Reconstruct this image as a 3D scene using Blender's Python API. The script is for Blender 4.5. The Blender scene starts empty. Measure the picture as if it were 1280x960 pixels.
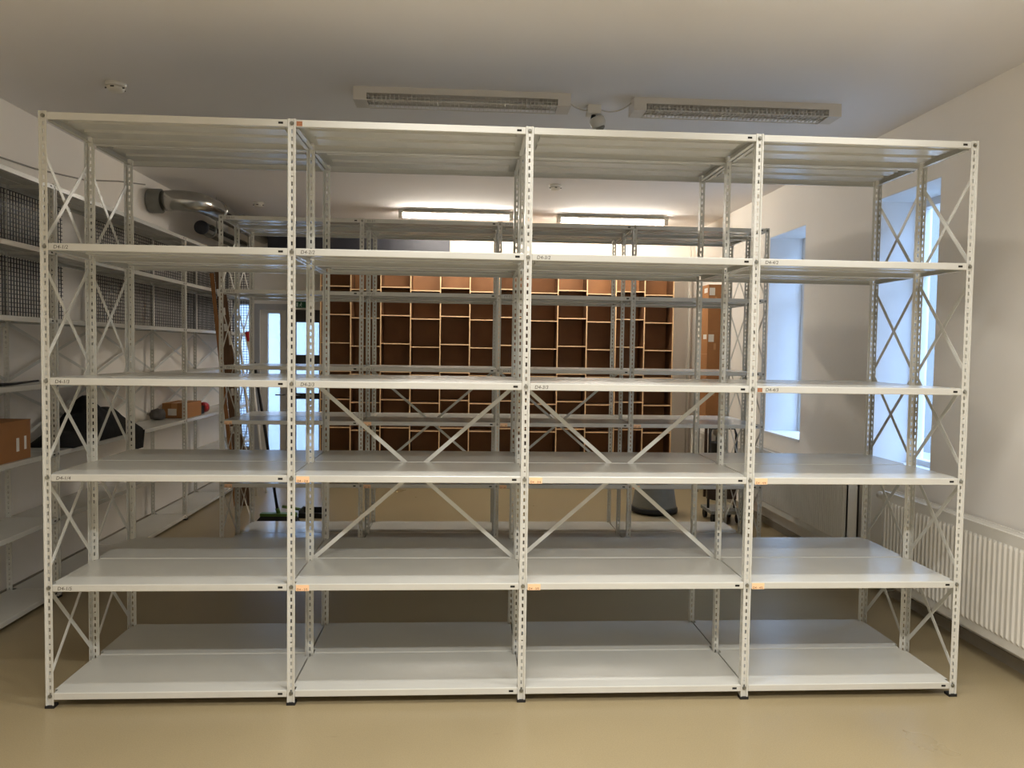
import bpy, bmesh, math, random
from mathutils import Vector, Matrix
random.seed(7)
SC = bpy.context.scene
COL = SC.collection
PI = math.pi

# ---------------------------------------------------------------- materials
def lin(c):
    return tuple((x / 12.92 if x <= .04045 else ((x + .055) / 1.055) ** 2.4) for x in [v / 255 for v in c])

def mat(name, rgb, rough=.5, metal=0.0, var=.06, scale=6.0, coat=0.0, bump=0.0, bscale=60.0, emit=None, estr=0.0, rvar=0.0, spec=.5):
    m = bpy.data.materials.new(name); m.use_nodes = True
    nt = m.node_tree; nt.nodes.clear()
    o = nt.nodes.new('ShaderNodeOutputMaterial'); b = nt.nodes.new('ShaderNodeBsdfPrincipled')
    nt.links.new(b.outputs[0], o.inputs[0])
    tc = nt.nodes.new('ShaderNodeTexCoord'); n = nt.nodes.new('ShaderNodeTexNoise')
    n.inputs['Scale'].default_value = scale; n.inputs['Detail'].default_value = 5
    nt.links.new(tc.outputs['Object'], n.inputs['Vector'])
    r = nt.nodes.new('ShaderNodeValToRGB')
    c = lin(rgb)
    r.color_ramp.elements[0].position = .3; r.color_ramp.elements[1].position = .7
    r.color_ramp.elements[0].color = tuple(x * (1 - var) for x in c) + (1,)
    r.color_ramp.elements[1].color = tuple(min(1, x * (1 + var)) for x in c) + (1,)
    nt.links.new(n.outputs['Fac'], r.inputs[0]); nt.links.new(r.outputs[0], b.inputs['Base Color'])
    b.inputs['Roughness'].default_value = rough; b.inputs['Metallic'].default_value = metal
    b.inputs['Coat Weight'].default_value = coat
    b.inputs['Specular IOR Level'].default_value = spec
    if rvar:
        mr = nt.nodes.new('ShaderNodeMapRange')
        mr.inputs[3].default_value = rough - rvar; mr.inputs[4].default_value = rough + rvar
        nt.links.new(n.outputs['Fac'], mr.inputs[0]); nt.links.new(mr.outputs[0], b.inputs['Roughness'])
    if bump:
        n2 = nt.nodes.new('ShaderNodeTexNoise'); n2.inputs['Scale'].default_value = bscale; n2.inputs['Detail'].default_value = 4
        nt.links.new(tc.outputs['Object'], n2.inputs['Vector'])
        bp = nt.nodes.new('ShaderNodeBump'); bp.inputs['Strength'].default_value = bump; bp.inputs['Distance'].default_value = .01
        nt.links.new(n2.outputs['Fac'], bp.inputs['Height']); nt.links.new(bp.outputs[0], b.inputs['Normal'])
    if emit:
        b.inputs['Emission Color'].default_value = lin(emit) + (1,); b.inputs['Emission Strength'].default_value = estr
    return m

def floor_material():
    m = mat('epoxy_floor', (158, 143, 111), .3, var=.05, scale=1.3, rvar=.07)
    nt = m.node_tree; b = [n for n in nt.nodes if n.type == 'BSDF_PRINCIPLED'][0]
    ramp = [n for n in nt.nodes if n.type == 'VALTORGB'][0]
    tc = [n for n in nt.nodes if n.type == 'TEX_COORD'][0]
    sp = nt.nodes.new('ShaderNodeTexNoise'); sp.inputs['Scale'].default_value = 190; sp.inputs['Detail'].default_value = 2
    nt.links.new(tc.outputs['Object'], sp.inputs['Vector'])
    mr = nt.nodes.new('ShaderNodeMapRange'); mr.inputs[1].default_value = .35; mr.inputs[2].default_value = .65
    mr.inputs[3].default_value = .93; mr.inputs[4].default_value = 1.05
    nt.links.new(sp.outputs['Fac'], mr.inputs[0])
    # scuffs: sparse darker marks
    sc = nt.nodes.new('ShaderNodeTexNoise'); sc.inputs['Scale'].default_value = 7.5; sc.inputs['Detail'].default_value = 6
    mp = nt.nodes.new('ShaderNodeMapping'); mp.inputs['Scale'].default_value = (.6, 1.8, 1)
    nt.links.new(tc.outputs['Object'], mp.inputs['Vector']); nt.links.new(mp.outputs[0], sc.inputs['Vector'])
    m2 = nt.nodes.new('ShaderNodeMapRange'); m2.inputs[1].default_value = .70; m2.inputs[2].default_value = .76
    m2.inputs[3].default_value = 1; m2.inputs[4].default_value = .8
    nt.links.new(sc.outputs['Fac'], m2.inputs[0])
    mu = nt.nodes.new('ShaderNodeMath'); mu.operation = 'MULTIPLY'
    nt.links.new(mr.outputs[0], mu.inputs[0]); nt.links.new(m2.outputs[0], mu.inputs[1])
    mx = nt.nodes.new('ShaderNodeVectorMath'); mx.operation = 'SCALE'
    nt.links.new(ramp.outputs[0], mx.inputs[0]); nt.links.new(mu.outputs[0], mx.inputs['Scale'])
    nt.links.new(mx.outputs[0], b.inputs['Base Color'])
    return m

def glass_material(name):
    m = bpy.data.materials.new(name); m.use_nodes = True
    nt = m.node_tree; nt.nodes.clear()
    o = nt.nodes.new('ShaderNodeOutputMaterial'); mx = nt.nodes.new('ShaderNodeMixShader')
    t = nt.nodes.new('ShaderNodeBsdfTransparent'); g = nt.nodes.new('ShaderNodeBsdfGlossy')
    g.inputs['Roughness'].default_value = .02; t.inputs[0].default_value = (.95, .97, .98, 1)
    mx.inputs[0].default_value = .05
    nt.links.new(t.outputs[0], mx.inputs[1]); nt.links.new(g.outputs[0], mx.inputs[2])
    nt.links.new(mx.outputs[0], o.inputs[0])
    return m

M = dict(
    steel=mat('grey_shelf_paint', (204, 203, 195), .22, var=.03, scale=3, rvar=.05, spec=.6),
    steel2=mat('grey_post_paint', (206, 205, 197), .42, var=.03, scale=5),
    hole=mat('dark_slot', (30, 27, 22), .9),
    zinc=mat('zinc_bolt', (150, 150, 142), .35, .9),
    rubber=mat('black_plastic_foot', (22, 22, 24), .6),
    wall=mat('wall_plaster', (241, 236, 228), .85, var=.02, scale=1.5, bump=.08, bscale=40),
    ceil=mat('ceiling_plaster', (240, 238, 237), .9, var=.02, scale=1.2, bump=.06, bscale=30),
    floor=floor_material(),
    base=mat('skirting_grey', (150, 142, 128), .6),
    white=mat('white_enamel', (222, 218, 208), .35, var=.02),
    frame=mat('white_window_frame', (228, 230, 230), .4, var=.02),
    reveal=mat('white_reveal', (226, 228, 230), .8, var=.015),
    glass=glass_material('clear_glass'),
    dframe=mat('dark_door_frame', (62, 60, 60), .45),
    gframe=mat('pale_grey_frame', (170, 170, 172), .5),
    lamp=mat('lamp_housing', (212, 207, 198), .4, var=.02),
    louver=mat('aluminium_louver', (214, 211, 203), .35, .25),
    tube_off=mat('white_tube', (225, 225, 220), .3, var=.01),
    tube_lit=mat('glowing_tube', (255, 250, 240), .3, var=0, emit=(255, 246, 236), estr=6),
    tube_on=mat('lit_tube', (255, 250, 240), .3, var=0, emit=(255, 246, 232), estr=132),
    wood=mat('plywood_back', (144, 96, 54), .6, var=.12, scale=5),
    wood2=mat('plywood_panel', (104, 70, 42), .6, var=.12, scale=5),
    edge=mat('pale_wood_edge', (226, 190, 146), .55, var=.08, scale=9),
    card=mat('brown_cardboard', (156, 108, 64), .8, var=.06, scale=8, bump=.05, bscale=90),
    card2=mat('dark_cardboard', (104, 78, 56), .85, var=.14, scale=7),
    paper=mat('white_paper', (228, 226, 220), .7, var=.03),
    ink=mat('pencil_ink', (70, 64, 54), .8),
    ink2=mat('brown_ink', (120, 66, 36), .8),
    orange=mat('orange_label', (252, 208, 164), .7, var=.05, scale=30),
    brownlab=mat('brown_label', (168, 110, 74), .7, var=.25, scale=120),
    mesh=mat('dark_wire', (52, 52, 54), .5, .3),
    duct=mat('galvanised_duct', (176, 176, 172), .22, .95, var=.1, scale=12),
    black=mat('black_cloth', (14, 14, 15), .95, var=.3, scale=9, bump=.5, bscale=25),
    blackp=mat('black_plastic', (20, 20, 21), .5),
    red=mat('red_plastic', (168, 24, 26), .4),
    green=mat('green_plastic', (84, 120, 46), .45),
    greyp=mat('grey_plastic', (128, 128, 122), .55, var=.04, scale=20),
    unit=mat('dark_grey_metal', (46, 47, 54), .5, .2),
    sign=mat('green_sign', (18, 92, 60), .5),
    signw=mat('white_sign', (220, 232, 225), .5),
    cable=mat('grey_cable', (150, 146, 138), .6),
    whitecable=mat('white_cable', (200, 195, 186), .5),
    tabled=mat('dark_brown_wood', (66, 48, 36), .5, var=.2),
    blue=mat('blue_plastic', (48, 72, 120), .5),
    lens=mat('sensor_lens', (206, 204, 198), .35),
)

# ---------------------------------------------------------------- mesh helpers
class MB:
    def __init__(self): self.bm = bmesh.new()
    def box(self, x0, x1, y0, y1, z0, z1, mi=0):
        v = [self.bm.verts.new(p) for p in ((x0,y0,z0),(x1,y0,z0),(x1,y1,z0),(x0,y1,z0),(x0,y0,z1),(x1,y0,z1),(x1,y1,z1),(x0,y1,z1))]
        for f in ((0,3,2,1),(4,5,6,7),(0,1,5,4),(1,2,6,5),(2,3,7,6),(3,0,4,7)):
            self.bm.faces.new([v[i] for i in f]).material_index = mi
        return v
    def cyl(self, p0, p1, r, n=12, r1=None, mi=0, smooth=True):
        p0, p1 = Vector(p0), Vector(p1); d = (p1 - p0).normalized()
        u = d.orthogonal().normalized(); w = d.cross(u); r1 = r if r1 is None else r1
        a = [self.bm.verts.new(p0 + (u*math.cos(t)+w*math.sin(t))*r) for t in [2*PI*k/n for k in range(n)]]
        b = [self.bm.verts.new(p1 + (u*math.cos(t)+w*math.sin(t))*r1) for t in [2*PI*k/n for k in range(n)]]
        for k in range(n):
            f = self.bm.faces.new((a[k], a[(k+1)%n], b[(k+1)%n], b[k])); f.smooth = smooth; f.material_index = mi
        self.bm.faces.new(a[::-1]).material_index = mi; self.bm.faces.new(b).material_index = mi
    def tube(self, pts, r, n=10, mi=0):
        pts = [Vector(p) for p in pts]; rings = []
        up = None
        for i, p in enumerate(pts):
            d = (pts[min(i+1, len(pts)-1)] - pts[max(i-1, 0)]).normalized()
            if up is None: up = d.orthogonal().normalized()
            up = (up - d*up.dot(d)).normalized(); w = d.cross(up)
            rr = r[i] if isinstance(r, (list, tuple)) else r
            rings.append([self.bm.verts.new(p + (up*math.cos(2*PI*k/n)+w*math.sin(2*PI*k/n))*rr) for k in range(n)])
        for a, b in zip(rings, rings[1:]):
            for k in range(n):
                f = self.bm.faces.new((a[k], a[(k+1)%n], b[(k+1)%n], b[k])); f.smooth = True; f.material_index = mi
        self.bm.faces.new(rings[0][::-1]).material_index = mi; self.bm.faces.new(rings[-1]).material_index = mi
    def lathe(self, prof, c=(0,0,0), n=32, axis='Z', mi=0):
        rings = []
        for r, h in prof:
            ring = []
            for k in range(n):
                a = 2*PI*k/n; x, y = r*math.cos(a), r*math.sin(a)
                p = (x, y, h) if axis == 'Z' else ((h, x, y) if axis == 'X' else (y, h, x))
                ring.append(self.bm.verts.new((p[0]+c[0], p[1]+c[1], p[2]+c[2])))
            rings.append(ring)
        for a, b in zip(rings, rings[1:]):
            for k in range(n):
                f = self.bm.faces.new((a[k], a[(k+1)%n], b[(k+1)%n], b[k])); f.smooth = True; f.material_index = mi
        self.bm.faces.new(rings[0][::-1]).material_index = mi; self.bm.faces.new(rings[-1]).material_index = mi
    def bar(self, p0, p1, w, t, normal):
        p0, p1 = Vector(p0), Vector(p1); d = (p1-p0).normalized(); n = Vector(normal).normalized()
        s = d.cross(n).normalized()
        v = []
        for p in (p0, p1):
            for a, b in ((-1,-1),(1,-1),(1,1),(-1,1)):
                v.append(self.bm.verts.new(p + s*a*w/2 + n*b*t/2))
        for f in ((0,3,2,1),(4,5,6,7),(0,1,5,4),(1,2,6,5),(2,3,7,6),(3,0,4,7)):
            self.bm.faces.new([v[i] for i in f])
    def prism_sheet(self, pts, t, x0, x1):
        """bent sheet: profile pts (y,z) extruded along x, thickness t to the right of travel"""
        P = [Vector(p) for p in pts]; Q = []
        for i, p in enumerate(P):
            def nrm(a, b):
                d = (b-a).normalized(); return Vector((d.y, -d.x))
            n1 = nrm(P[i-1], p) if i else None; n2 = nrm(p, P[i+1]) if i < len(P)-1 else None
            n = (n1 or n2) if not (n1 and n2) else (n1+n2).normalized()
            k = 1 if not (n1 and n2) else 1/max(.5, n.dot(n1))
            Q.append(p + n*t*k)
        ring = P + Q[::-1]
        a = [self.bm.verts.new((x0, q.x, q.y)) for q in ring]; b = [self.bm.verts.new((x1, q.x, q.y)) for q in ring]
        m = len(ring)
        for k in range(m):
            self.bm.faces.new((a[k], a[(k+1)%m], b[(k+1)%m], b[k]))
        for k in range(len(P)-1):
            self.bm.faces.new((a[k], a[m-1-k], a[m-2-k], a[k+1])); self.bm.faces.new((b[k], b[k+1], b[m-2-k], b[m-1-k]))
    def mesh(self, name, mats, bevel=0, weld=False):
        if weld: bmesh.ops.remove_doubles(self.bm, verts=self.bm.verts, dist=1e-5)
        if bevel:
            es = [e for e in self.bm.edges if len(e.link_faces) == 2 and e.calc_face_angle(0) > .6]
            bmesh.ops.bevel(self.bm, geom=es, offset=bevel, segments=2, affect='EDGES', clamp_overlap=True)
        bmesh.ops.recalc_face_normals(self.bm, faces=self.bm.faces)
        me = bpy.data.meshes.new(name); self.bm.to_mesh(me); self.bm.free()
        for m in (mats if isinstance(mats, (list, tuple)) else [mats]): me.materials.append(m)
        return me

def link(name, me, parent=None, loc=(0,0,0), rot=(0,0,0), scale=(1,1,1)):
    o = bpy.data.objects.new(name, me); COL.objects.link(o)
    o.parent = parent; o.location = loc; o.rotation_euler = rot; o.scale = scale
    return o
def obj(name, mb, mats, parent=None, loc=(0,0,0), rot=(0,0,0), bevel=0, weld=False):
    return link(name, mb.mesh(name, mats, bevel, weld), parent, loc, rot)
def tag(o, label, cat, group=None):
    o['label'] = label; o['category'] = cat
    if group: o['group'] = group
    return o
def thing(name, label, cat, loc=(0,0,0), rz=0, group=None):
    o = link(name, None, None, loc, (0,0,rz)); return tag(o, label, cat, group)
def struct(o):
    o['kind'] = 'structure'; return o
def copy_tree(o, parent=None):
    c = o.copy(); COL.objects.link(c); c.parent = parent
    for ch in [x for x in bpy.data.objects if x.parent == o]: copy_tree(ch, c)
    return c

_text = {}
def text_mesh(txt, size, shear=.0, m='ink'):
    key = (txt, size, shear, m)
    if key not in _text:
        cu = bpy.data.curves.new('writing', 'FONT'); cu.body = txt; cu.size = size; cu.shear = shear
        cu.extrude = .0002; cu.align_y = 'CENTER'; cu.resolution_u = 3
        o = bpy.data.objects.new('writing', cu); COL.objects.link(o)
        dg = bpy.context.evaluated_depsgraph_get(); dg.update()
        me = bpy.data.meshes.new_from_object(o.evaluated_get(dg)); me.name = 'writing'
        me.materials.clear(); me.materials.append(M[m])
        bpy.data.objects.remove(o); _text[key] = me
    return _text[key]

# ---------------------------------------------------------------- room shell
XL, XR, YF, YB, H = -1.065, 4.52, -4.7, 5.95, 3.03
TW = .42
m = MB(); m.box(XL-.3, XR+TW, YF-.2, YB+.25, -.08, 0); struct(obj('floor', m, M['floor']))
m = MB(); m.box(XL-.3, XR+TW, YF-.2, YB+.25, H, H+.15); struct(obj('ceiling', m, M['ceil']))
m = MB(); m.box(XL-.3, XL, YF-.2, YB+.25, 0, H); struct(obj('wall_left', m, M['wall']))
m = MB(); m.box(XL, XR, YF-.2, YF, 0, H); struct(obj('wall_front', m, M['wall']))

def wall_with_openings(name, along, a0, a1, d0, d1, openings):
    """along='y': wall runs along y with thickness x d0..d1; openings (s0,s1,z0,z1) sorted"""
    m = MB()
    def bx(s0, s1, z0, z1):
        if s1 - s0 < 1e-4 or z1 - z0 < 1e-4: return
        if along == 'y': m.box(d0, d1, s0, s1, z0, z1)
        else: m.box(s0, s1, d0, d1, z0, z1)
    p = a0
    for s0, s1, z0, z1 in openings:
        bx(p, s0, 0, H); bx(s0, s1, 0, z0); bx(s0, s1, z1, H); p = s1
    bx(p, a1, 0, H)
    return struct(obj(name, m, M['wall']))
W1 = (1.055, 1.80, .80, 2.61)
W2 = (2.84, 3.585, .83, 2.62)
W3_ADDED = (-2.60, -1.85, .80, 2.61)  # added unseen window behind the camera, for extra daylight
wall_with_openings('wall_right', 'y', YF-.2, YB+.25, XR, XR+TW, [W3_ADDED, W1, W2])
DA = (-1.03, -.80, .30, 2.10)
DB = (-.70, -.385, .0, 1.99)
DC = (-.345, .05, .0, 2.0)
wall_with_openings('wall_back', 'x', XL, XR, YB, YB+.25, [DA, DB, DC])

def window(n, w, back=.31):
    s0, s1, z0, z1 = w
    root = struct(link('window_%d' % n, None, None, (XR+back, (s0+s1)/2, z0)))
    hw, hh = (s1-s0)/2, z1-z0
    t = .055
    m = MB()
    for a in ((-hw, -hw+t, 0, hh), (hw-t, hw, 0, hh), (-hw+t, hw-t, 0, t), (-hw+t, hw-t, hh-t, hh), (-hw+t, hw-t, hh*.72, hh*.72+t*.8)):
        m.box(0, .06, a[0], a[1], a[2], a[3])
    obj('window_frame', m, M['frame'], root, bevel=.004)
    m = MB(); m.box(.025, .031, -hw+t, hw-t, t, hh-t); obj('pane', m, M['glass'], root)
    m = MB(); m.box(-.32, 0, -hw-.0, hw, -.0, .018); obj('window_sill', m, M['reveal'], root)
    # plastered jambs and soffit lining the deep recess
    m = MB()
    m.box(-back+.002, -.001, -hw, -hw+.006, .018, hh-.006); m.box(-back+.002, -.001, hw-.006, hw, .018, hh-.006)
    m.box(-back+.002, -.001, -hw, hw, hh-.006, hh)
    obj('reveal', m, M['reveal'], root)
window(1, W1); window(2, W2); window(3, W3_ADDED)

# back openings
def glazed(name, n, d, fm, rails, leaf_t=.05, lowpanel=None):
    s0, s1, z0, z1 = d
    root = struct(link('%s_%d' % (name, n), None, None, ((s0+s1)/2, YB+.03, z0)))
    hw, hh = (s1-s0)/2, z1-z0
    m = MB(); t = leaf_t
    m.box(-hw, -hw+t, 0, .05, 0, hh); m.box(hw-t, hw, 0, .05, 0, hh)
    for a, b in rails: m.box(-hw+t, hw-t, 0, .05, a, b)
    obj('door_frame' if name == 'door' else 'window_frame', m, fm, root, bevel=.004)
    m = MB(); m.box(-hw+t, hw-t, .022, .028, rails[0][0], hh-.02); obj('pane', m, M['glass'], root)
    return root
glazed('window', 4, DA, M['gframe'], [(0, .05), (1.75, 1.80)], .02)
d1 = glazed('door', 1, DB, M['white'], [(0, .12), (1.95, 1.99)], .085)
d2 = glazed('door', 2, DC, M['dframe'], [(0, .16), (.93, 1.0), (1.31, 1.46), (1.85, 2.0)], .06)
m = MB(); m.tube([(.13, -.005, .98), (.13, -.05, .98), (.03, -.05, .98)], .009, 8); obj('door_handle', m, M['zinc'], d1)
m = MB(); m.tube([(-.17, -.005, .98), (-.17, -.05, .98), (-.07, -.05, .98)], .009, 8); obj('door_handle', m, M['zinc'], d2)
m = MB(); m.box(XL+.0, XL+.012, YF, YB, 0, .04); struct(obj('baseboard_left', m, M['base']))
m = MB(); m.box(XR-.012, XR, YF, YB, 0, .06); struct(obj('baseboard_right', m, M['base']))
m = MB(); m.box(.06, XR-.012, YB-.012, YB, 0, .06); struct(obj('baseboard_back', m, M['base']))
m = MB(); m.box(-.76, -.70, YB-.03, YB, 0, 2.06); m.box(-.385, -.345, YB-.03, YB, 0, 2.06); m.box(-.70, -.385, YB-.03, YB, 1.99, 2.06)
struct(obj('trim_1', m, M['gframe']))

# added lobby behind the glazed doors, side opening sized to limit daylight in panes
VY0, VY1, VX0, VX1 = YB+.25, YB+2.4, -1.9, .9
m = MB(); m.box(VX0-1.2, VX1+.1, VY0, VY1, -.08, 0); struct(obj('floor_lobby_added', m, M['reveal']))
m = MB(); m.box(VX0, VX1+.1, VY0, VY1, 2.6, 2.7); struct(obj('ceiling_lobby_added', m, M['reveal']))
m = MB(); m.box(VX0, VX1+.1, VY1, VY1+.1, 0, 2.7); m.box(-.55, -.35, VY1-.14, VY1, 0, 2.6); struct(obj('wall_lobby_back_added', m, M['reveal']))
m = MB(); m.box(VX1, VX1+.1, VY0, VY1, 0, 2.6); struct(obj('wall_lobby_right_added', m, M['reveal']))
m = MB(); m.box(VX0-.1, VX0, VY0, VY1, 0, .9); m.box(VX0-.1, VX0, VY0, VY1, 2.3, 2.7); m.box(VX0-.1, VX0, VY1-.4, VY1, .9, 2.3); m.box(VX0-.1, VX0, VY0, VY0+.4, .9, 2.3); struct(obj('wall_lobby_left_added', m, M['reveal']))

# exit sign
s = thing('exit_sign', 'small green emergency exit sign with white running figure above the dark door', 'sign', (-.22, YB-.03, 2.02))
m = MB(); m.box(-.065, .065, 0, .028, 0, .075); obj('sign_box', m, M['sign'], s, bevel=.003)
m = MB()
m.lathe([(.0, -.001), (.007, -.001), (.007, .001), (.0001, .001)], (.012, -.002, .056), 12, 'Y')
m.bar((.010, -.002, .047), (.004, -.002, .030), .010, .002, (0, 1, 0)); m.bar((.004, -.002, .031), (.018, -.002, .014), .006, .002, (0, 1, 0))
m.bar((.004, -.002, .031), (-.012, -.002, .016), .006, .002, (0, 1, 0)); m.bar((.010, -.002, .045), (.024, -.002, .036), .005, .002, (0, 1, 0))
m.bar((.008, -.002, .045), (-.008, -.002, .038), .005, .002, (0, 1, 0)); m.box(-.045, -.025, -.003, -.001, .012, .062)
obj('pictogram', m, M['signw'], s)

# ground outside, and an added wall that dims the sky seen in the panes
m = MB(); m.box(XR+TW, 26, -18, 30, -.9, -.8); struct(obj('ground_outside', m, mat('pale_paving', (168, 166, 160), .9, scale=.8)))
m = MB(); m.box(13, 13.4, -18, 30, -.8, 6.5); struct(obj('wall_outside_added', m, mat('pale_render', (120, 119, 116), .9, var=.03, scale=.4)))

# ---------------------------------------------------------------- shelving system
PW = .0165
def post_mesh(Ht, fd, fs):
    """slotted angle post: face in the xz plane at y=0, flange on side fs running towards fd*y"""
    zs = [0.0]; holes = []
    k = 0; z = .045
    while z < Ht - .03:
        if k % 8 == 7: h0, h1 = z + .005, z + .011
        else: h0, h1 = z, z + .017
        holes.append(len(zs)); zs += [h0, h1]; z += .03125; k += 1
    zs.append(Ht)
    bm = bmesh.new(); r = .005 * fd
    prof = [(-PW, 0), (-.0105, 0), (-.008, r), (-.0036, r), (.0036, r), (.008, r), (.0105, 0), (PW, 0)]
    hcols = {3}
    fl = [(fs*PW, fd*v) for v in (.0125, .0205, .033)]
    if fs > 0:
        prof = prof + fl; hcols.add(8)
    else:
        prof = fl[::-1] + prof; hcols = {6, 1}
    V = [[bm.verts.new((x, y, z)) for x, y in prof] for z in zs]
    hs = set(holes)
    for i in range(len(zs)-1):
        for j in range(len(prof)-1):
            if i in hs and j in hcols: continue
            bm.faces.new((V[i][j], V[i][j+1], V[i+1][j+1], V[i+1][j]))
    bmesh.ops.recalc_face_normals(bm, faces=bm.faces)
    bmesh.ops.solidify(bm, geom=bm.faces[:], thickness=.0016)
    me = bpy.data.meshes.new('upright_post'); bm.to_mesh(me); bm.free(); me.materials.append(M['steel2'])
    return me
_pm = {}
def get_post(Ht, fd, fs):
    if (Ht, fd, fs) not in _pm: _pm[(Ht, fd, fs)] = post_mesh(Ht, fd, fs)
    return _pm[(Ht, fd, fs)]

LIP = .03
def shelf_mesh(w, d):
    """folded sheet shelf; x 0..w between post centres, y 0..d, top at z=0"""
    m = MB(); a, b = .0178, w - .0178; t = .0015; nt_ = .037
    pr = [(.016, -LIP+.002), (.016, -LIP), (.002, -LIP), (0, -LIP+.002), (0, -.003), (.0009, -.0009), (.003, 0),
          (d-.003, 0), (d-.0009, -.0009), (d, -.003), (d, -LIP+.002), (d-.002, -LIP), (d-.016, -LIP), (d-.016, -LIP+.002)]
    m.prism_sheet(pr, t, a, b)
    for x0, x1, xl in ((.0035, a, .0035), (b, w-.0035, w-.0035-t)):
        m.box(x0, x1, nt_, d-nt_, -t, 0)
        m.box(xl, xl+t, nt_, d-nt_, -LIP, -t)
    # stiffening ribs under the sheet (hat sections), ends stopping short of the sides
    for yc, hw in ((d*.36, .045), (d*.70, .045)):
        m.box(a+.035, b-.035, yc-hw, yc+hw, -.016, -t)
    # side return flanges
    m.box(.0035, .022, nt_, d-nt_, -LIP, -LIP+t); m.box(w-.022, w-.0035, nt_, d-nt_, -LIP, -LIP+t)
    # oblong fixing slot near the right end of the lip
    m.box(b-.038, b-.018, -.0004, .0006, -LIP/2-.0045, -LIP/2+.0045, 1)
    return m.mesh('shelf', [M['steel'], M['hole']])
_sm = {}
def get_shelf(w, d):
    k = (round(w, 4), round(d, 4))
    if k not in _sm: _sm[k] = shelf_mesh(w, d)
    return _sm[k]
m = MB(); m.cyl((0, 0, 0), (0, -.003, 0), .0085, 14); m.cyl((0, -.003, 0), (0, -.0075, 0), .0055, 6, smooth=False); BOLT = m.mesh('bolt', M['zinc'])
m = MB(); m.box(-.019, .019, -.003, .034, 0, .012); FOOT = m.mesh('foot', M['rubber'], .002)
m = MB(); m.box(-.019, .019, -.034, .003, 0, .012); FOOT_R = m.mesh('foot', M['rubber'], .002)
def bar_mesh(p0, p1, n):
    m = MB(); m.bar(p0, p1, .019, .0022, n); return m.mesh('cross_brace', M['steel2'])

def rack(label, loc, rz, xs, d1, d2, levels, Ht, ends, back, writing, stickers, backz=None):
    """xs post centres; d1/d2 depth of the front and rear shelf rows (d2=0: single row)"""
    root = thing('shelving_rack', label, 'shelving rack', loc, rz)
    n = len(xs)
    rows = [(0, 1)] + [(d1+.006, -1)] + ([(d1+.012+d2, -1)] if d2 else [])
    for y, fd in rows:
        for i, x in enumerate(xs):
            fs = 1 if i == n-1 else -1
            p = link('upright_post', get_post(Ht, fd, fs), root, (x, y, .004))
            link('foot', FOOT if fd > 0 else FOOT_R, p, (0, 0, -.004))
            if y == 0:
                for z in levels: link('bolt', BOLT, p, (0, .004, z-LIP/2-.004))
    tops = levels
    for i in range(n-1):
        w = xs[i+1]-xs[i]
        for li, z in enumerate(tops):
            s = link('shelf', get_shelf(w, d1), root, (xs[i], 0, z))
            if d2: link('shelf', get_shelf(w, d2), root, (xs[i], d1+.012, z))
            wr = writing(i, li)
            if wr: link('written_code', text_mesh(wr, .021, .15), s, (.037, -.0003, -.0165), (PI/2, 0, 0))
            st = stickers(i, li)
            if st:
                kind, txt, xo = st
                if kind == 'orange':
                    mm = MB(); mm.box(0, .056, -.0008, 0, -.031, -.004); link('label_sticker', mm.mesh('label_sticker', M['orange']), s, (xo, 0, 0))['label'] = 'orange code label'
                    link('written_code', text_mesh(txt, .0135, 0, 'ink2'), s, (xo+.004, -.0009, -.0245), (PI/2, 0, 0))
                else:
                    mm = MB(); mm.box(0, .024, -.0008, 0, -.0265, -.007); link('label_sticker', mm.mesh('label_sticker', M['brownlab']), s, (xo, 0, 0))['label'] = 'small brown printed label'
    # end frames: a crossed pair of flat bars between each pair of posts
    if ends:
        segs = [(.016, d1-.012)] + ([(d1+.024, d1+d2-.004)] if d2 else [])
        for side in ends:
            x = (xs[0]-.0145) if side == 0 else (xs[-1]+.0145)
            o = 1 if side == 0 else -1
            for ya, yb in segs:
                for c, h in END_X:
                    link('cross_brace', bar_mesh((x, ya, c+h), (x, yb, c-h), (1, 0, 0)), root)
                    link('cross_brace', bar_mesh((x+.0035*o, ya, c-h), (x+.0035*o, yb, c+h), (1, 0, 0)), root)
    for (i, y, z0, z1) in back:
        a, b = xs[i]+.012, xs[i+1]-.012
        link('cross_brace', bar_mesh((a, y, z1), (b, y, z0), (0, 1, 0)), root)
        link('cross_brace', bar_mesh((a, y+.0035, z0), (b, y+.0035, z1), (0, 1, 0)), root)
    return root

END_X = [(2.173, .205), (1.688, .212), (1.248, .205), (.783, .205), (.317, .205)]
LV = [2.511, 1.974, 1.413, 1.006, .534, .066]     # shelf tops from the top down
D = .404
# front double row
X1 = [0, 1.0131, 2.0175, 3.0247, 4.0]
def wr_main(i, li):
    if li in (1, 2): return 'D4-%d/%d' % (i+1, li+1)
    if i == 0 and li in (3, 4): return 'D4-%d/%d' % (i+1, li+1)
    return None
def st_main(i, li):
    if li in (3, 4) and i > 0: return ('orange', 'D4 - %d/%d' % (i+1, li+1), .021)
    if li == 0 and i == 1: return ('brown', '', .02)
    if li == 3 and i == 1: return ('brown', '', .925)
    return None
main = rack('near cream-grey perforated steel shelving rack, four bays wide and six shelves high, empty', (0, 0, 0), 0, X1, D, D, LV, 2.511,
     (0, 1), [(1, D+.013, .53, 1.39), (2, D+.013, .53, 1.39)], wr_main, st_main)
# brown sticker beside the code of the rightmost bay, third shelf
sh = [o for o in main.children if o.name.startswith('shelf') and abs(o.location.x-X1[3]) < .01 and abs(o.location.z-LV[2]) < .01 and o.location.y < .1][0]
mm = MB(); mm.box(0, .022, -.0008, 0, -.026, -.008); link('label_sticker', mm.mesh('label_sticker', M['brownlab']), sh, (.02, 0, 0))
for c in sh.children:
    if c.name.startswith('written_code'): c.location.x += .018
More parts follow.
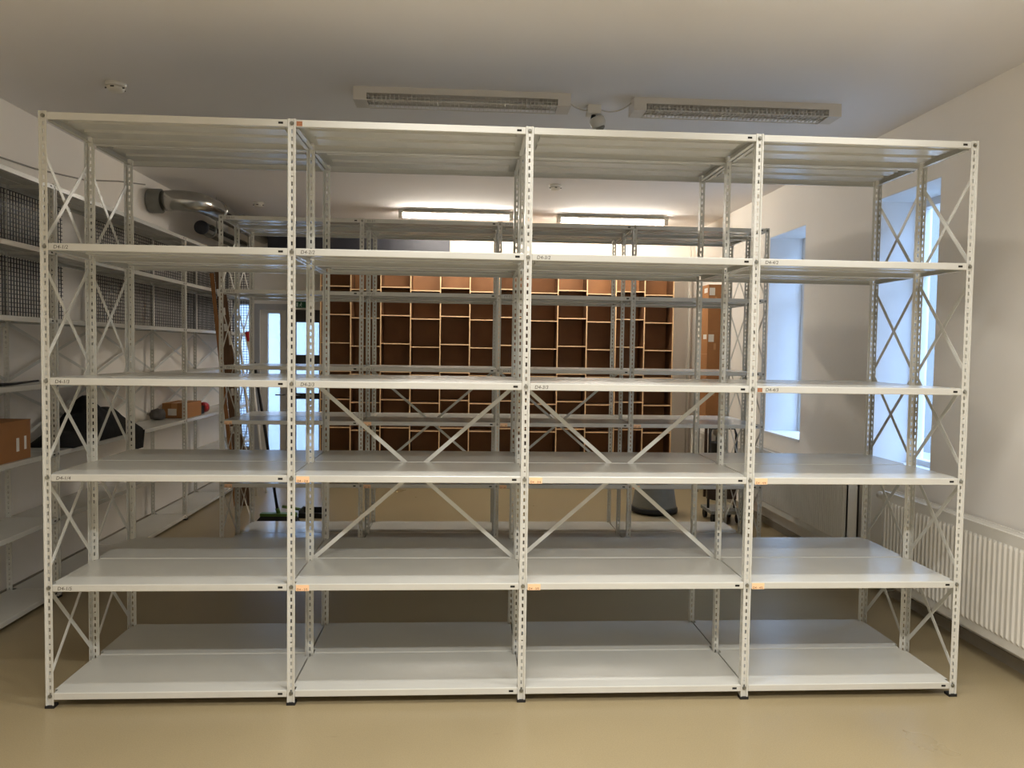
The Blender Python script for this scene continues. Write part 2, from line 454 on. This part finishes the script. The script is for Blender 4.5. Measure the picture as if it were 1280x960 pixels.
# second double row behind it
X2 = [1.0228*k for k in range(5)]
def wr_far(i, li): return 'D3-%d/%d' % (i+1, li+1) if li in (0, 1, 2) and i != 3 or (i == 3 and li == 1) else None
def st_far(i, li): return ('orange', 'D3 - %d/%d' % (i+1, li+1), .021) if li in (3, 4) else None
rack('second grey perforated steel shelving rack standing behind the near one, empty', (-.0486, 2.446, 0), 0, X2, D, D,
     LV, 2.511, (0, 1), [(1, D+.013, .53, 1.39), (2, D+.013, .53, 1.39)], wr_far, st_far)
# single row along the left wall (its front faces the room)
X3 = [0, 1.065, 2.13, 3.195, 4.26, 5.325]
Y3 = .41
LV3 = [2.505, 2.112, 1.705, 1.317, .90, .497, .052]
DL = .30
lr = rack('grey steel shelving rack along the left wall with dark wire mesh at its back', (-.715, Y3, 0), PI/2, X3, DL, 0, LV3, 2.505,
     (), [(i, DL-.012, a, b) for i in range(5) for a, b in ((1.33, 1.67), (.92, 1.27))], lambda i, l: None, lambda i, l: None)
# wire mesh panels in the two upper gaps
for a, b in ((.0, 1.68), (2.0, 3.17), (3.22, 4.23), (4.29, 5.30)):
    for z0, z1 in ((1.72, 2.075), (2.125, 2.47)):
        m = MB(); yy = DL-.022; w = .0024
        k = a+.01
        while k < b: m.box(k-w, k+w, yy-w, yy+w, z0, z1); k += .03
        k = z0
        while k < z1+.001: m.box(a, b, yy-w, yy+w, k-w, k+w); k += .0265
        p = obj('wire_mesh_panel', m, M['mesh'], lr); p['label'] = 'dark square wire mesh panel'
m = MB(); yy = 5.325+.002; w = .0024
k = .02
while k < DL-.02: m.box(yy-w, yy+w, k-w, k+w, .08, 2.47); k += .03
k = .08
while k < 2.47: m.box(yy-w, yy+w, .02, DL-.02, k-w, k+w); k += .03
obj('wire_mesh_panel', m, M['mesh'], lr)

# ---------------------------------------------------------------- pigeonhole cabinet
CX0, CX1, CY0, CD = .075, 4.195, 5.62, .30
cab = thing('pigeonhole_cabinet', 'tall brown plywood pigeonhole cabinet with pale edges on the back wall', 'cabinet', (CX0, CY0, 0))
W = CX1-CX0; NC = 12; cw = W/NC; ZT = 2.64; T = .013
m = MB(); m.box(0, W, CD, CD+.008, .06, ZT); obj('back_panel', m, M['wood'], cab)
m = MB(); m.box(0, W, .02, CD, 0, .06); obj('plinth', m, M['tabled'], cab)
m = MB(); m.box(-.008, W+.008, -.004, CD+.008, ZT, ZT+.018); obj('top_panel', m, [M['edge']], cab)
def board(x0, x1, y0, y1, z0, z1):
    """plywood board with a pale front edge band"""
    m = MB(); m.box(x0, x1, y0+.003, y1, z0, z1, 0); m.box(x0, x1, y0, y0+.003, z0, z1, 1); return m.mesh('board', [M['wood2'], M['edge']])
for c in range(NC+1):
    x = c*cw
    link('divider', board(x-T/2, x+T/2, 0, CD, .06, ZT), cab)
for c in range(NC):
    off = 0 if c % 2 == 0 else -.035
    z = 2.268 + off
    while z > .12:
        link('shelf', board(c*cw+T/2, (c+1)*cw-T/2, .004, CD, z-.012, z), cab); z -= .3265
    link('shelf', board(c*cw+T/2, (c+1)*cw-T/2, .004, CD, .06, .072), cab)

# ---------------------------------------------------------------- ceiling things
def louver_lamp(label, x0, y0, lit=0, spread=150, group=None):
    t = thing('louver_lamp', label, 'ceiling lamp', (x0, y0, H), 0, group)
    L, w = 1.235, .15
    m = MB(); m.box(-L/2, L/2, -w/2, w/2, -.035, 0); obj('housing', m, M['lamp'], t, bevel=.004)
    for sgn in (-1, 1):
        m = MB(); a, b = sorted((sgn*L/2, sgn*(L/2-.075))); m.box(a, b, -w/2, w/2, -.075, -.035); obj('end_cap', m, M['lamp'], t, bevel=.004)
    m = MB(); n = 44; x = -L/2+.085
    step = (L-.17)/n
    for k in range(n+1):
        m.box(x-.0012, x+.0012, -w/2+.004, w/2-.004, -.072, -.040); x += step
    for y in (-.022, .019): m.box(-L/2+.075, L/2-.075, y, y+.003, -.072, -.036)
    for y in (-w/2+.001, w/2-.004): m.box(-L/2+.075, L/2-.075, y, y+.003, -.0765, -.071); m.box(-L/2+.075, L/2-.075, y, y+.002, -.056, -.054)
    obj('louver', m, M['louver'], t)
    m = MB()
    for y in (-.025, .025): m.cyl((-L/2+.08, y, -.052), (L/2-.08, y, -.052), .008, 10)
    obj('fluorescent_tube', m, M['tube_lit' if lit else 'tube_off'], t)
    if lit:
        ld = bpy.data.lights.new('lamp_light', 'AREA'); ld.shape = 'RECTANGLE'; ld.size = L-.2; ld.size_y = w-.03
        ld.energy = lit; ld.color = LAMP_C; ld.spread = math.radians(spread)
        lo = bpy.data.objects.new('lamp_light', ld); COL.objects.link(lo); lo.parent = t; lo.location = (0, 0, -.078)
    return t
LAMP_C = (1, .98, .945)
louver_lamp('unlit louvered ceiling lamp left of the ceiling motion sensor', 1.72, 1.185)
louver_lamp('unlit louvered ceiling lamp right of the ceiling motion sensor', 3.325, 1.205)
louver_lamp('lit louvered ceiling lamp above the left bays of the near rack, at its front', 1.72, -.52, 11.5, 132)
louver_lamp('lit louvered ceiling lamp above the right bays of the near rack, at its front', 3.325, -.52, 10.5, 132)
louver_lamp('lit louvered ceiling lamp over the front aisle on the side of the wire mesh rack', 1.72, -2.6, 46)
louver_lamp('lit louvered ceiling lamp over the front aisle on the window side', 3.325, -2.6, 40)

def batten_lamp(label, x0, y0):
    t = thing('batten_lamp', label, 'ceiling lamp', (x0, y0, H))
    L = 1.22
    m = MB(); m.box(-L/2, L/2, -.05, .05, -.035, 0); obj('housing', m, M['lamp'], t, bevel=.004)
    for sgn in (-1, 1):
        m = MB(); a, b = sorted((sgn*L/2, sgn*(L/2-.045))); m.box(a, b, -.035, .035, -.085, -.035); obj('tube_holder', m, M['lamp'], t, bevel=.006)
    m = MB(); m.cyl((-L/2+.045, 0, -.062), (L/2-.045, 0, -.062), .019, 14); obj('fluorescent_tube', m, M['tube_on'], t)
    m = MB(); m.prism_sheet([(-.10, -.03), (-.052, -.006), (.052, -.006), (.10, -.03)], .002, -L/2+.05, L/2-.05); obj('reflector', m, M['white'], t)
    return t
batten_lamp('lit ceiling tube lamp at the far left', 1.63, 4.95)
batten_lamp('lit ceiling tube lamp at the far right, nearer the windows', 3.33, 5.02)

def smoke(label, x, y):
    t = thing('smoke_detector', label, 'smoke detector', (x, y, H))
    m = MB(); m.lathe([(.055, 0), (.055, -.012), (.050, -.02), (.0001, -.02)], n=28); obj('mounting_base', m, M['white'], t)
    m = MB(); m.lathe([(.047, -.0205), (.046, -.034), (.036, -.046), (.0001, -.048)], n=28); h = obj('detector_head', m, M['white'], t)
    m = MB()
    for k in range(5):
        a = 2*PI*k/5 - PI/2
        m.box(.0462*math.cos(a)-.010, .0462*math.cos(a)+.010, .0462*math.sin(a)-.002, .0462*math.sin(a)+.002, -.033, -.026)
    obj('smoke_slot', m, M['hole'], h)
    return t
smoke('white round smoke detector on the ceiling above the left end of the near rack', -.24, 1.21)
smoke('white round smoke detector on the ceiling beside the silver duct', -.39, 4.74)
smoke('white round smoke detector on the ceiling between the two racks', 2.53, 3.53)

s = thing('motion_sensor', 'white ceiling motion sensor with tilted round head between the two louvered lamps', 'motion sensor', (2.505, 1.33, H))
m = MB(); m.box(-.04, .04, -.04, .04, -.052, 0); obj('junction_box', m, M['white'], s, bevel=.004)
m = MB(); m.cyl((.0, 0, -.05), (-.004, 0, -.075), .014, 12); obj('joint', m, M['blackp'], s)
m = MB(); m.lathe([(.0001, .0), (.040, 0), (.046, .012), (.046, .045), (.040, .056), (.030, .064)], n=26)
hd = obj('sensor_head', m, M['lens'], s, (.012, -.01, -.068), (PI, math.radians(-24), 0))
m = MB(); m.lathe([(.030, .060), (.029, .072), (.018, .082), (.0001, .085)], n=22); obj('lens', m, M['greyp'], hd)
def cable(name, label, pts, r, mt):
    m = MB(); m.tube(pts, r, 8); return tag(obj(name, m, M[mt]), label, 'cable')
def arc(p0, p1, sag, n=12):
    p0, p1 = Vector(p0), Vector(p1)
    return [p0.lerp(p1, k/n) - Vector((0, 0, sag*4*(k/n)*(1-k/n))) for k in range(n+1)]
cable('lamp_cable', 'thin white cable sagging between the motion sensor and the right louvered lamp', arc((2.546, 1.31, 3.005), (2.705, 1.19, 3.012), .028), .004, 'whitecable')
cable('lamp_cable', 'thin white cable between the left louvered lamp and the motion sensor', arc((2.339, 1.19, 3.0), (2.464, 1.31, 3.0), .012), .004, 'whitecable')
cable('wall_cable', 'thin grey cable drooping along the left wall up to the duct', [(XL+.006, y, z) for y, z in ((-1.2, 2.50), (0.4, 2.56), (1.46, 2.668), (1.9, 2.69), (2.55, 2.76), (3.1, 2.87), (3.6, 2.95))], .0055, 'cable')

# ducts
d = thing('air_duct', 'large shiny silver air duct with an elbow at the top of the left wall', 'air duct', (-1.0, 3.7, 2.83))
R_ = .092
m = MB(); m.lathe([(R_+.012, -.062), (R_+.014, -.05), (R_+.014, .045), (R_+.004, .05), (R_, .052)], n=28, axis='X'); obj('collar', m, M['greyp'], d)
pts = [(.05, 0, 0), (.16, 0, .01)] + [(.16+.20*math.sin(a), .20-.20*math.cos(a), .01) for a in [PI/2*k/6 for k in range(1, 7)]] + [(.36, .5, .02), (.36, 2.2, .02)]
m = MB(); m.tube(pts, R_-.003, 24); obj('pipe', m, M['duct'], d)
for y in (.52, 1.3):
    m = MB(); m.lathe([(R_-.004, -.02), (R_+.006, -.018), (R_+.006, .018), (R_-.004, .02)], (.36, y, .02), 24, 'Y'); obj('joint_ring', m, M['duct'], d)
d = thing('air_duct', 'smaller corrugated silver duct running below the large one', 'air duct', (-.80, 4.25, 2.69))
pts = []; rad = []
for k in range(80):
    pts.append((0, k*.02, 0)); rad.append(.056 if k % 2 else .062)
m = MB(); m.tube(pts, rad, 18); obj('pipe', m, M['duct'], d)
m = MB(); m.lathe([(.02, -.012), (.066, -.012), (.066, .03), (.06, .03)], n=20, axis='Y'); obj('end_ring', m, M['unit'], d)
for y in (.25, 1.35):
    m = MB(); m.lathe([(.062, -.012), (.066, -.012), (.066, .012), (.062, .012)], (0, y, 0), 20, 'Y'); m.box(.0635, .0655, y-.01, y+.01, -.01, H-2.69); obj('hanger_strap', m, M['zinc'], d)
# dark ventilation box high on the back wall
d = thing('ventilation_unit', 'dark grey ventilation box high on the back wall above the cabinet', 'ventilation unit', (-.55, 5.72, 2.67))
m = MB(); m.box(0, 2.095, 0, .229, 0, .31); obj('casing', m, M['unit'], d, bevel=.006)
for x in (.6, 1.25): 
    m = MB(); m.box(x-.02, x+.02, -.006, .0, .02, .29); obj('seam_strip', m, M['unit'], d)

# ---------------------------------------------------------------- radiators
def radiator(label, y0, y1, z0, z1, xf, pitch=.0367, valve=True):
    t = thing('radiator', label, 'radiator', (xf, y0, z0))
    L, h, th = y1-y0, z1-z0, .09
    m = MB(); m.box(0, .012, 0, L, 0, h)
    y = .035
    while y < L-.03:
        w = .0075; a, b = .045, h-.05
        bm = m.bm
        v = [bm.verts.new(p) for p in ((0, y-w*1.4, a), (0, y+w*1.4, a), (0, y+w*1.4, b), (0, y-w*1.4, b), (-.009, y-w*.5, a+.014), (-.009, y+w*.5, a+.014), (-.009, y+w*.5, b-.014), (-.009, y-w*.5, b-.014))]
        for f in ((4,5,6,7), (0,1,5,4), (1,2,6,5), (2,3,7,6), (3,0,4,7)): bm.faces.new([v[i] for i in f])
        y += pitch
    p = obj('front_panel', m, M['white'], t); p['label'] = 'white ribbed front panel'
    m = MB(); m.box(th-.012, th, 0, L, .0, h); obj('rear_panel', m, M['white'], t)
    m = MB(); m.box(.006, th-.006, .0, .008, 0, h); m.box(.006, th-.006, L-.008, L, 0, h)
    for nm, ya in (('side_cover', 0), ('side_cover', L-.006)):
        q = MB(); q.box(-.001, th, ya, ya+.006, .0, h); obj(nm, q, M['white'], t)
    m = MB()
    m.box(-.001, .016, 0, L, h, h+.006); m.box(th-.016, th, 0, L, h, h+.006)
    y = .01
    while y < L-.01: m.box(.016, th-.016, y, y+.006, h, h+.005); y += .022
    obj('top_grille', m, M['white'], t)
    if valve:
        m = MB(); m.cyl((.045, L, h-.05), (.045, L+.03, h-.05), .010, 10); m.cyl((.045, L+.03, h-.04), (.045, L+.115, h-.04), .027, 16, .024); obj('thermostat_valve', m, M['white'], t)
        m = MB(); m.tube([(.045, L+.02, h-.055), (.045, L+.02, -z0+.05), (.11, L+.02, -z0+.05)], .008, 8); obj('pipe', m, M['white'], t)
    return t
radiator('white ribbed radiator on the right wall beside the near rack', -.75, 1.345, .135, .695, 4.40)
radiator('white ribbed radiator under the far window behind the near rack', 1.80, 3.95, .20, .70, 4.40, .030)
radiator('small white radiator near the far right corner beside the box stack', 4.86, 5.50, .13, .645, 4.41, .03, False)

# ---------------------------------------------------------------- things on the left rack
def carton(name, label, x0, x1, y0, y1, z0, z1, mt='card', flap=0, tape=True, group=None):
    t = thing(name, label, 'cardboard box', ((x0+x1)/2, (y0+y1)/2, z0), 0, group)
    hx, hy, h = (x1-x0)/2, (y1-y0)/2, z1-z0
    m = MB(); m.box(-hx, hx, -hy, hy, 0, h); obj('carton', m, M[mt], t, bevel=.004)
    if tape:
        m = MB(); m.box(-.025, .025, -hy-.001, hy+.001, h-.07, h+.001); obj('tape_strip', m, mat_tape, t)
    return t
mat_tape = mat('brown_tape', (182, 132, 82), .3, var=.05)
t = carton('cardboard_box', 'brown cardboard box with two white strips at the left edge on the left rack', -1.0, -.735, .74, 1.215, .901, 1.118, tape=False)
m = MB(); m.box(.1325, .134, .10, .125, .05, .125); obj('paper_strip', m, M['paper'], t); m = MB(); m.box(.1325, .134, .175, .195, .055, .13); obj('paper_strip', m, M['paper'], t)
m = MB(); m.box(-.13, -.002, -.236, .236, .2165, .2215); m.box(.002, .136, -.236, .236, .2165, .2215); obj('lid_flap', m, M['card'], t)
t = carton('cardboard_box', 'flat brown cardboard box with a white label on the left rack', -.955, -.745, 3.68, 4.07, .901, 1.035)
m = MB(); m.box(-.055, .02, -.1965, -.195, .025, .085); obj('paper_label', m, M['paper'], t)
t = thing('cloth_bundle', 'small grey cloth bundle beside the flat box on the left rack', 'cloth', (-.93, 3.52, .901))
m = MB(); bmesh.ops.create_icosphere(m.bm, subdivisions=3, radius=1)
for v in m.bm.verts:
    q = v.co; k = 1+.14*math.sin(5*q.x+2)*math.cos(6*q.y)+.08*math.sin(11*q.z)
    v.co = Vector((q.x*.06*k, q.y*.075*k, max(0, q.z*.055*k+.045)))
for f in m.bm.faces: f.smooth = True
obj('cloth', m, mat('grey_cloth', (96, 92, 90), .9), t)
t = thing('hand_tool', 'small red and black tool on the left rack next to the flat brown box', 'tool', (-.80, 4.28, .901))
m = MB(); m.lathe([(.0001, -.05), (.045, -.05), (.052, -.035), (.052, .04), (.044, .055), (.0001, .055)], (0, 0, .052), 20, 'Y'); obj('body', m, M['red'], t)
m = MB(); m.box(-.03, .03, -.16, -.05, .0, .075); obj('handle', m, M['blackp'], t, bevel=.012)
t = thing('black_rod', 'thin black rod lying on the left rack above the cardboard box', 'rod', (-.78, 1.02, 1.325))
m = MB(); m.tube([(0, 0, 0), (.02, .10, .002), (.035, .30, .012)], [.009, .007, .006], 10); obj('rod', m, M['blackp'], t)
m = MB(); m.tube([(-.006, -.05, 0), (0, .005, 0)], .012, 10); obj('grip', m, M['rubber'], t)
# black cloth heap draped over the shelf edge
t = thing('black_coat', 'heap of black cloth draped over a shelf edge of the left rack', 'coat', (-.85, 2.15, .901))
m = MB(); ny, nx = 44, 18
def hgt(y):
    kp = [(-.52, .0), (-.44, .05), (-.30, .10), (-.25, .17), (-.16, .20), (-.10, .255), (.0, .262), (.12, .23), (.25, .185), (.34, .155), (.42, .12), (.50, .05), (.54, .0)]
    for (a, u), (b, v) in zip(kp, kp[1:]):
        if a <= y <= b: return u+(v-u)*(y-a)/(b-a)
    return 0
G = []
for j in range(ny+1):
    y = -.52+1.06*j/ny; row = []
    for i in range(nx+1):
        s = i/nx
        x = -.15+.30*s
        z = hgt(y)*(math.sin(PI*min(1, .12+s*.88))**.55) * (1+.10*math.sin(17*y+5*s)+.06*math.sin(31*y-9*s)) if s < .98 else 0
        z = max(z, .004)
        if s > .80:
            q = (s-.80)/.20
            if .30 < y < .54:
                x = .09+.055*min(1, q*1.8); z = hgt(y)*(1-q)*.8 - .13*max(0, q-.45)/.55
                if q > .4: x = .147
        row.append(m.bm.verts.new((x, y, z)))
    G.append(row)
for j in range(ny):
    for i in range(nx):
        f = m.bm.faces.new((G[j][i], G[j][i+1], G[j+1][i+1], G[j+1][i])); f.smooth = True
bmesh.ops.recalc_face_normals(m.bm, faces=m.bm.faces)
bmesh.ops.solidify(m.bm, geom=m.bm.faces[:], thickness=.006)
obj('cloth', m, M['black'], t)

# ---------------------------------------------------------------- leaning boards, poles, broom
def leaning(name, label, cat, base, top, w, th, mt, bands=(), group=None):
    base, top = Vector(base), Vector(top)
    t = thing(name, label, cat, base, 0, group)
    d = top-base
    m = MB(); m.bar((0, 0, .003), d, w, th, (.15, -1, .05)); obj('board', m, M[mt], t)
    for f in bands:
        c = d*f; m = MB(); m.bar(c-d.normalized()*.035, c+d.normalized()*.035, w*.8, th*1.15, (.15, -1, .05)); obj('paper_band', m, M['paper'], t)
    return t
BL = [('brown flat cardboard strip leaning nearest the left rack, first in the bundle', 'card', -.460, 4.19, -.694, 2.25),
      ('dark cardboard strip with white bands second in the leaning bundle', 'card2', -.422, 4.20, -.656, 2.32),
      ('dark cardboard strip with white bands third in the leaning bundle', 'card2', -.384, 4.21, -.618, 2.22),
      ('dark cardboard strip with white bands innermost in the leaning bundle', 'card2', -.346, 4.22, -.580, 2.05)]
for i, (lb, mt, bx_, by_, tx, tz) in enumerate(BL):
    leaning('cardboard_strip', lb, 'cardboard strip', (bx_, by_, 0), (tx, by_+.03, tz), .034, .02, mt, () if i == 0 else (.10+.03*i, .30+.02*i, .56-.03*i, .78, .93-.04*i), 'cardboard strips leaning by the left rack')
def pole(name, label, cat, base, top, r, mt, cap=None):
    base, top = Vector(base), Vector(top)
    t = thing(name, label, cat, base)
    m = MB(); m.cyl((0, 0, .002), top-base, r, 12); obj('pole', m, M[mt], t)
    if cap:
        d = (top-base).normalized(); m = MB(); m.cyl((top-base)-d*.10, (top-base)+d*.01, r*2.0, 12); obj('cap', m, M[cap], t)
    return t
pole('long_pole', 'white pole with a red tip leaning in the far left corner', 'pole', (-.36, 4.9, 0), (-.66, 5.3, 1.70), .014, 'white', 'red')
pole('long_pole', 'white pole leaning beside the red-tipped one', 'pole', (-.40, 4.7, 0), (-.70, 5.1, 1.75), .013, 'white')
t = thing('push_broom', 'green broom with black bristles standing behind the second rack', 'broom', (.115, 3.50, 0))
m = MB(); m.box(-.155, .155, -.035, .035, .060, .085); obj('broom_head', m, M['green'], t, bevel=.012)
m = MB()
bm = m.bm
v = [bm.verts.new(p) for p in ((-.20, -.05, 0), (.18, -.05, 0), (.18, .05, 0), (-.20, .05, 0), (-.15, -.03, .061), (.15, -.03, .061), (.15, .03, .061), (-.15, .03, .061))]
for f in ((0,3,2,1), (4,5,6,7), (0,1,5,4), (1,2,6,5), (2,3,7,6), (3,0,4,7)): bm.faces.new([v[i] for i in f])
obj('bristles', m, M['blackp'], t)
m = MB(); m.cyl((0, 0, .08), (-.012, -.007, .13), .018, 12); obj('socket', m, M['green'], t)
m = MB(); m.cyl((-.009, -.005, .11), (-.175, -.13, 1.42), .0125, 12); obj('handle', m, M['blackp'], t)
t = thing('dustpan', 'dark dustpan lying on the floor behind the green broom', 'dustpan', (.38, 3.78, 0))
m = MB(); m.box(-.13, .10, -.11, .11, .0, .008); m.box(-.13, .10, .10, .11, .008, .06); m.box(-.13, .10, -.11, -.10, .008, .045); m.box(-.13, -.12, -.10, .10, .008, .07); obj('pan', m, M['blackp'], t, bevel=.003)
m = MB(); m.cyl((-.12, 0, .055), (-.30, 0, .085), .014, 10); obj('handle', m, M['green'], t)

# ---------------------------------------------------------------- step stool and right corner
t = thing('step_stool', 'round grey plastic step stool on the floor behind the second rack', 'step stool', (3.60, 3.97, 0))
m = MB(); m.lathe([(.222, .012), (.226, .03), (.222, .055), (.214, .06)], n=40); obj('rubber_rim', m, M['blackp'], t)
m = MB(); m.lathe([(.214, .055), (.212, .075), (.176, .30), (.166, .34), (.0001, .34)], n=40); obj('body', m, M['greyp'], t)
m = MB(); m.lathe([(.160, .34), (.176, .345), (.178, .375), (.170, .39), (.0001, .392)], n=40); obj('top_step', m, M['greyp'], t)
for k in range(3):
    a = 2*PI*k/3; m = MB(); m.cyl((.13*math.cos(a)-.015, .13*math.sin(a), .018), (.13*math.cos(a)+.015, .13*math.sin(a), .018), .018, 12); obj('caster', m, M['blackp'], t)
t = thing('side_table', 'narrow dark table under the stack of brown boxes by the right wall', 'table', (4.425, 4.90, 0))
m = MB(); m.box(-.09, .085, -.16, .16, .775, .805); obj('table_top', m, M['tabled'], t, bevel=.003)
for x in (-.075, -.03):
    for y in (-.14, .14):
        if x > -.05 and y > 0: continue
        m = MB(); m.box(x-.013, x+.013, y-.013, y+.013, 0, .775); obj('leg', m, M['tabled'], t)
for lb, z0, z1, lab in (('brown cardboard box at the bottom of the stack by the right wall', .806, 1.295, False), ('brown cardboard box with white labels in the middle of the stack by the right wall', 1.296, 1.79, True), ('brown cardboard box with white labels on top of the stack by the right wall', 1.791, 2.29, True)):
    b = carton('cardboard_box', lb, 4.345, 4.508, 4.78, 5.03, z0, z1, group='boxes stacked by the right wall', tape=False)
    h = z1-z0
    if lab:
        m = MB(); m.box(-.072, -.012, -.1265, -.125, h-.115, h-.035); obj('paper_label', m, M['paper'], b)
        m = MB(); m.box(-.0830, -.0815, -.09, .02, h-.085, h-.035); obj('paper_label', m, M['paper'], b)
    m = MB(); m.box(-.0826, -.0814, -.126, .126, h/2-.002, h/2+.002); m.box(-.012, .012, -.1262, -.1248, h-.20, h-.13); obj('tape_strip', m, mat_tape, b)
t = thing('black_bin', 'tall black bin standing under the narrow dark table', 'bin', (4.425, 4.60, 0))
m = MB(); m.lathe([(.058, 0), (.075, .60), (.078, .615), (.072, .615), (.068, .59), (.0001, .56)], n=28); obj('body', m, M['blackp'], t)
t = thing('folding_trolley', 'black and grey wheeled trolley by the right wall behind the second rack', 'trolley', (4.06, 3.62, 0))
m = MB(); m.box(-.05, .22, -.02, .02, .20, .52); obj('frame', m, M['tabled'], t, bevel=.006)
m = MB(); m.box(-.06, .23, -.16, .16, .085, .115); obj('deck', m, M['greyp'], t, bevel=.006)
for x in (-.03, .20):
    for y in (-.12, .12):
        m = MB(); m.cyl((x-.012, y, .042), (x+.012, y, .042), .042, 16); obj('wheel', m, M['blackp'], t)
m = MB(); m.tube([(-.04, 0, .10), (-.04, 0, .80), (-.02, 0, .86), (.19, 0, .86), (.21, 0, .80), (.21, 0, .10)], .012, 10); obj('handle', m, M['blackp'], t)
t = thing('socket_outlet', 'grey wall socket on the back wall right of the pigeonhole cabinet', 'socket', (4.34, YB, .66))
m = MB(); m.box(-.035, .035, -.012, 0, -.035, .035); obj('cover_plate', m, M['greyp'], t, bevel=.003)
m = MB(); m.lathe([(.0001, -.0125), (.02, -.0125), (.02, -.0145), (.0001, -.0145)], n=20, axis='Y'); obj('socket_face', m, M['blackp'], t)
t = thing('heating_pipe', 'pale vertical heating pipe in the far right corner', 'pipe', (4.455, 5.86, 0))
m = MB(); m.cyl((0, 0, .002), (0, 0, H-.002), .014, 12); obj('pipe', m, M['white'], t)

# ---------------------------------------------------------------- light
w = bpy.data.worlds.new('sky'); SC.world = w; w.use_nodes = True
bg = w.node_tree.nodes['Background']; bg.inputs[0].default_value = (.43, .63, 1.0, 1); bg.inputs[1].default_value = 6.4

# ---------------------------------------------------------------- camera (solved from the rack's posts and shelves)
cam = bpy.data.cameras.new('camera'); co = bpy.data.objects.new('camera', cam); COL.objects.link(co)
Rt = ((0.9981187949728313, 0.06013596439820889, -0.011938882187225955), (-0.05953466342990616, 0.9971855616510931, 0.04556950169666137), (0.014645646871029691, -0.04477299878823824, 0.9988898255599751))
mw = Matrix.Identity(4)
for r in range(3):
    mw[r][0] = Rt[r][0]; mw[r][1] = Rt[r][2]; mw[r][2] = -Rt[r][1]
mw[0][3], mw[1][3], mw[2][3] = 1.7571284586748286, -3.297833502794577, 1.5577126884742913
co.matrix_world = mw
cam.sensor_width = 36; cam.lens = 952.6673711806034/1280*36; cam.clip_start = .05
SC.camera = co
SC.view_settings.view_transform = 'Standard'; SC.view_settings.look = 'None'
SC.view_settings.gamma = 1; SC.view_settings.use_curve_mapping = False
SC.view_settings.exposure = 0.35
SC.cycles.max_bounces = 10; SC.cycles.diffuse_bounces = 6; SC.cycles.transparent_max_bounces = 16
SC.cycles.use_denoising = True
SC.cycles.sample_clamp_indirect = 6
